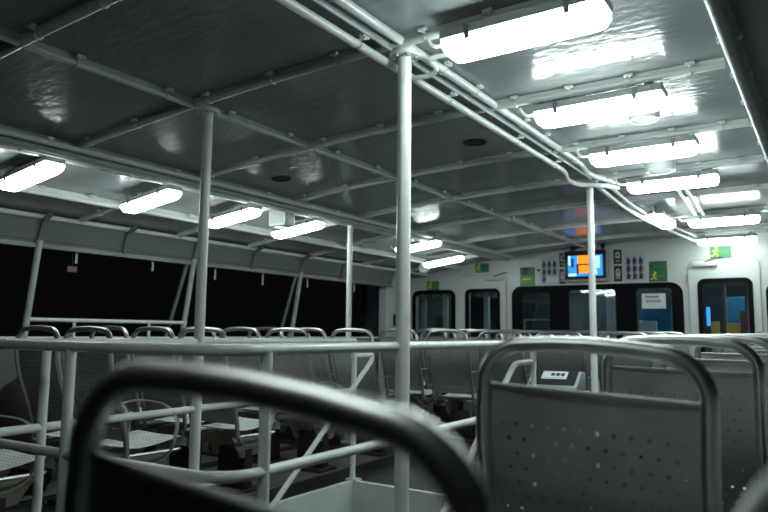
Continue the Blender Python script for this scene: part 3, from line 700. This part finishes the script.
# ------------------------------------------------------------------ chairs
CW = .46; TR = .0155; HT = 1.083
PROF = [(HT, .004), (1.02, .0), (.95, .001), (.88, .010), (.80, .030), (.72, .058), (.64, .088), (.56, .112), (.48, .128), (.40, .135)]
def yb(z):
    for (za, ya), (zb, y2) in zip(PROF, PROF[1:]):
        if za >= z >= zb: return ya + (y2 - ya) * (za - z) / (za - zb)
    return PROF[-1][1] if z < .4 else PROF[0][1]
def make_chair():
    t = thing('deck_chair', 'x', 'chair')
    hw = CW / 2 - TR
    side = [z for z in (.40, .48, .56, .64, .72, .80, .88, .95)]
    pts = [(-hw, yb(z), z) for z in side]
    R = .085
    for k in range(1, 9):
        a = PI - .5 * PI * k / 8; z = HT - R + R * math.sin(a); pts.append((-hw + R + R * math.cos(a), yb(z), z))
    pts += [(-.07, yb(HT), HT + .005), (0, yb(HT), HT + .007), (.07, yb(HT), HT + .005)]
    pts += [(-x, y, z) for x, y, z in reversed(pts[:-3])]
    b = B(); tube(b, pts, TR, 14); obj('back_frame', b, 'steel', t)
    # perforated back
    b = B(); uvl = b.loops.layers.uv.new('holes')
    zs = [.999 - .02 * k for k in range(27)]
    s = 0; rows = []; pz = None
    w = hw - TR * .4
    lip = [(.994, -.007, -.040), (1.0002, -.007, -.034), (1.0025, -.005, -.030), (1.0025, .0, -.024)]
    for z, dy, sv in lip: rows.append([(x * w, yb(z) + .004 + dy * 1.0, z, sv) for x in (-1, -.75, -.5, 0, .5, .75, 1)])
    for z in zs:
        if pz is not None: s += math.hypot(z - pz[0], yb(z) - pz[1])
        pz = (z, yb(z)); rows.append([(x * w, yb(z) + .012 * (1 - x * x) , z, s) for x in (-1, -.75, -.5, 0, .5, .75, 1)])
    V = [[b.verts.new(p[:3]) for p in r] for r in rows]
    for i in range(len(rows) - 1):
        for k in range(6):
            f = b.faces.new((V[i][k], V[i][k + 1], V[i + 1][k + 1], V[i + 1][k]))
            for l, q in zip(f.loops, (rows[i][k], rows[i][k + 1], rows[i + 1][k + 1], rows[i + 1][k])): l[uvl].uv = (q[0], q[3])
    obj('backrest', b, 'panel', t)
    # perforated seat with waterfall front edge
    b = B(); uvl = b.loops.layers.uv.new('holes')
    sp = [(.115, .455), (.16, .440), (.22, .434), (.30, .438), (.38, .448), (.46, .462), (.515, .468), (.540, .460), (.552, .440), (.552, .405)]
    s = 0; rows = []
    for i, (y, z) in enumerate(sp):
        if i: s += math.hypot(y - sp[i - 1][0], z - sp[i - 1][1])
        rows.append([(x * (hw - .012), y, z - .006 * (1 - x * x), s) for x in (-1, -.6, -.2, .2, .6, 1)])
    V = [[b.verts.new(p[:3]) for p in r] for r in rows]
    for i in range(len(rows) - 1):
        for k in range(5):
            f = b.faces.new((V[i][k], V[i][k + 1], V[i + 1][k + 1], V[i + 1][k]))
            for l, q in zip(f.loops, (rows[i][k], rows[i][k + 1], rows[i + 1][k + 1], rows[i + 1][k])): l[uvl].uv = (q[0], q[3])
    obj('seat', b, 'seat', t)
    b = B(); tube(b, fillet([(-hw + .01, .13, .40), (-hw + .01, .52, .395), (hw - .01, .52, .395), (hw - .01, .13, .40)], .05), .011, 8); obj('seat_frame', b, 'steel', t)
    for sx in (-1, 1):
        x = sx * (hw - .002)
        b = B(); bar(b, fillet([(x, yb(.70) + .005, .69), (x + sx * .012, .20, .705), (x + sx * .015, .38, .665), (x + sx * .012, .475, .56), (x, .43, .38), (x, .30, .335), (x, .18, .345), (x, .14, .40)], .10, 7), .004, .013, up=(0, 0, 1))
        obj('armrest', b, 'arm', t)
    for sx in (-1, 1):
        b = B(); prism(b, [(.16, .395), (.52, .385), (.42, .25), (.26, .24)], sx * .12 - .008, sx * .12 + .008, 'yz'); bevel(b, .003, 1); obj('seat_bracket', b, 'bracket', t)
    b = B(); box(b, -.13, .13, .29, .37, .04, .30); bevel(b, .01); obj('pedestal', b, 'ped', t)
    b = B(); box(b, -.16, .16, .22, .44, .0, .04); bevel(b, .008); obj('foot', b, 'ped', t)
    return t
chairs = []
rown = ['first', 'second', 'third', 'fourth', 'fifth', 'sixth', 'seventh', 'eighth']
# left block beside the windows
for c, (x, cn) in enumerate(((-3.45, 'column beside the stairwell'), (-3.95, 'middle column'), (-4.45, 'column nearest the windows'))):
    for r, y in enumerate((1.42, 2.24, 3.06, 3.89, 4.71)):
        if c == 2 and r < 2: continue
        chairs.append((x, y, 0, 0, 'steel chair in the window-side block, %s row from camera, %s' % (rown[r], cn), 'chairs of the window-side block'))
# far block
cols = ['first', 'second', 'third', 'fourth', 'fifth', 'sixth']
for r, y in enumerate((5.85, 6.67, 7.49)):
    for c in range(6):
        if (r == 0 and c in (0,)): continue
        x = -4.25 + .555 * c
        if r == 0 and x > -1.45: continue
        chairs.append((x, y, 0, 0, 'steel chair beyond the stairwell, %s row, %s seat from the left' % (rown[r], cols[c]), 'chairs between the stairwell and the far wall'))
# right-hand column seen from behind
NEAR = {0: (-.488, .405, 0, .082), 1: (-.445, 1.305, 0, .045), 2: (-.42, 2.22, 0, .02)}
for r, y in enumerate((.40, 1.30, 2.22, 3.10, 3.98, 4.86, 5.74, 6.62)):
    x, yy, rz, ro = NEAR.get(r, (-.42, y, 0, .012))
    lab = ['out-of-focus steel chair back nearest the camera at the lower left', 'steel chair back with dotted panel, nearest of the sharp ones at the right',
           'steel chair back directly behind the nearest sharp one at the right'][r] if r < 3 else 'steel chair in the right-hand column seen from behind, %s from the camera' % rown[r]
    chairs.append((x, yy, rz, ro, lab, 'chairs of the right-hand column'))
chairs.append((.17, .42, 0, 0, 'blurred steel chair back cut off by the bottom right corner', 'chairs of the right-hand column'))
pc = None
for x, y, rz, ro, lab, g in chairs:
    loc = (x, y, fz(x, y) - (.018 if y < .5 else 0))
    if pc is None:
        pc = make_chair(); pc.location = loc; pc.rotation_euler = (0, ro, rz); pc['label'] = lab; pc['group'] = g
    else: dup(pc, loc, (0, ro, rz), lab, g)
# floor rails the chairs are bolted to
for x in (-3.45, -3.95, -4.45):
    y0 = 1.5
    b = B(); z0 = fz(x, 1.4)
    sweep(b, [(x, 1.45, fz(x, 1.45) + .006), (x, 5.3, fz(x, 5.3) + .006)], [(-.006, -.17), (.006, -.17), (.006, .17), (-.006, .17)], up=(0, 0, 1))
    trim(b, 'beamrail')

# brown bag by the windows
t = thing('bag', 'dark brown bulky bag standing by the low wall at the left edge', 'bag', (-4.62, 2.55, fz(-4.62, 2.55)))
b = B(); lathe(b, [(.19, 0), (.24, .06), (.25, .30), (.23, .52), (.16, .68), (.06, .75), (.01, .76)], 20)
for v in b.verts: v.co.y *= .75; v.co.x += .02 * math.sin(9 * v.co.z)
obj('body', b, 'bag', t)
b = B(); tube(b, fillet([(-.07, 0, .72), (-.07, 0, .83), (.07, 0, .83), (.07, 0, .72)], .05), .012, 8); obj('handle', b, 'bag', t)

# ------------------------------------------------------------------ world, camera
w = bpy.data.worlds.new('night'); S.world = w; w.use_nodes = True
w.node_tree.nodes['Background'].inputs[0].default_value = (.0015, .0017, .002, 1)
cam = bpy.data.cameras.new('camera'); co = bpy.data.objects.new('camera', cam); COL.objects.link(co)
R = Matrix(((0.834, 0.054, 0.549), (0.552, -0.099, -0.828), (0.010, 0.994, -0.112)))
X_ = Vector((R[0][0], R[1][0], R[2][0])).normalized(); Z_ = Vector((R[0][2], R[1][2], R[2][2])); Z_ = (Z_ - X_ * Z_.dot(X_)).normalized(); Y_ = Z_.cross(X_)
co.matrix_world = Matrix(((X_.x, Y_.x, Z_.x, 0), (X_.y, Y_.y, Z_.y, 0), (X_.z, Y_.z, Z_.z, 1.12), (0, 0, 0, 1)))
cam.lens = 677 / 768 * 36; cam.sensor_width = 36; cam.clip_start = .05
cam.dof.use_dof = True; cam.dof.focus_distance = 3.6; cam.dof.aperture_fstop = 2.8
S.camera = co
S.view_settings.view_transform = 'Standard'; S.view_settings.look = 'None'
S.view_settings.exposure = 0.15; S.view_settings.gamma = 1
S.cycles.max_bounces = 8
S.cycles.transparent_max_bounces = 12
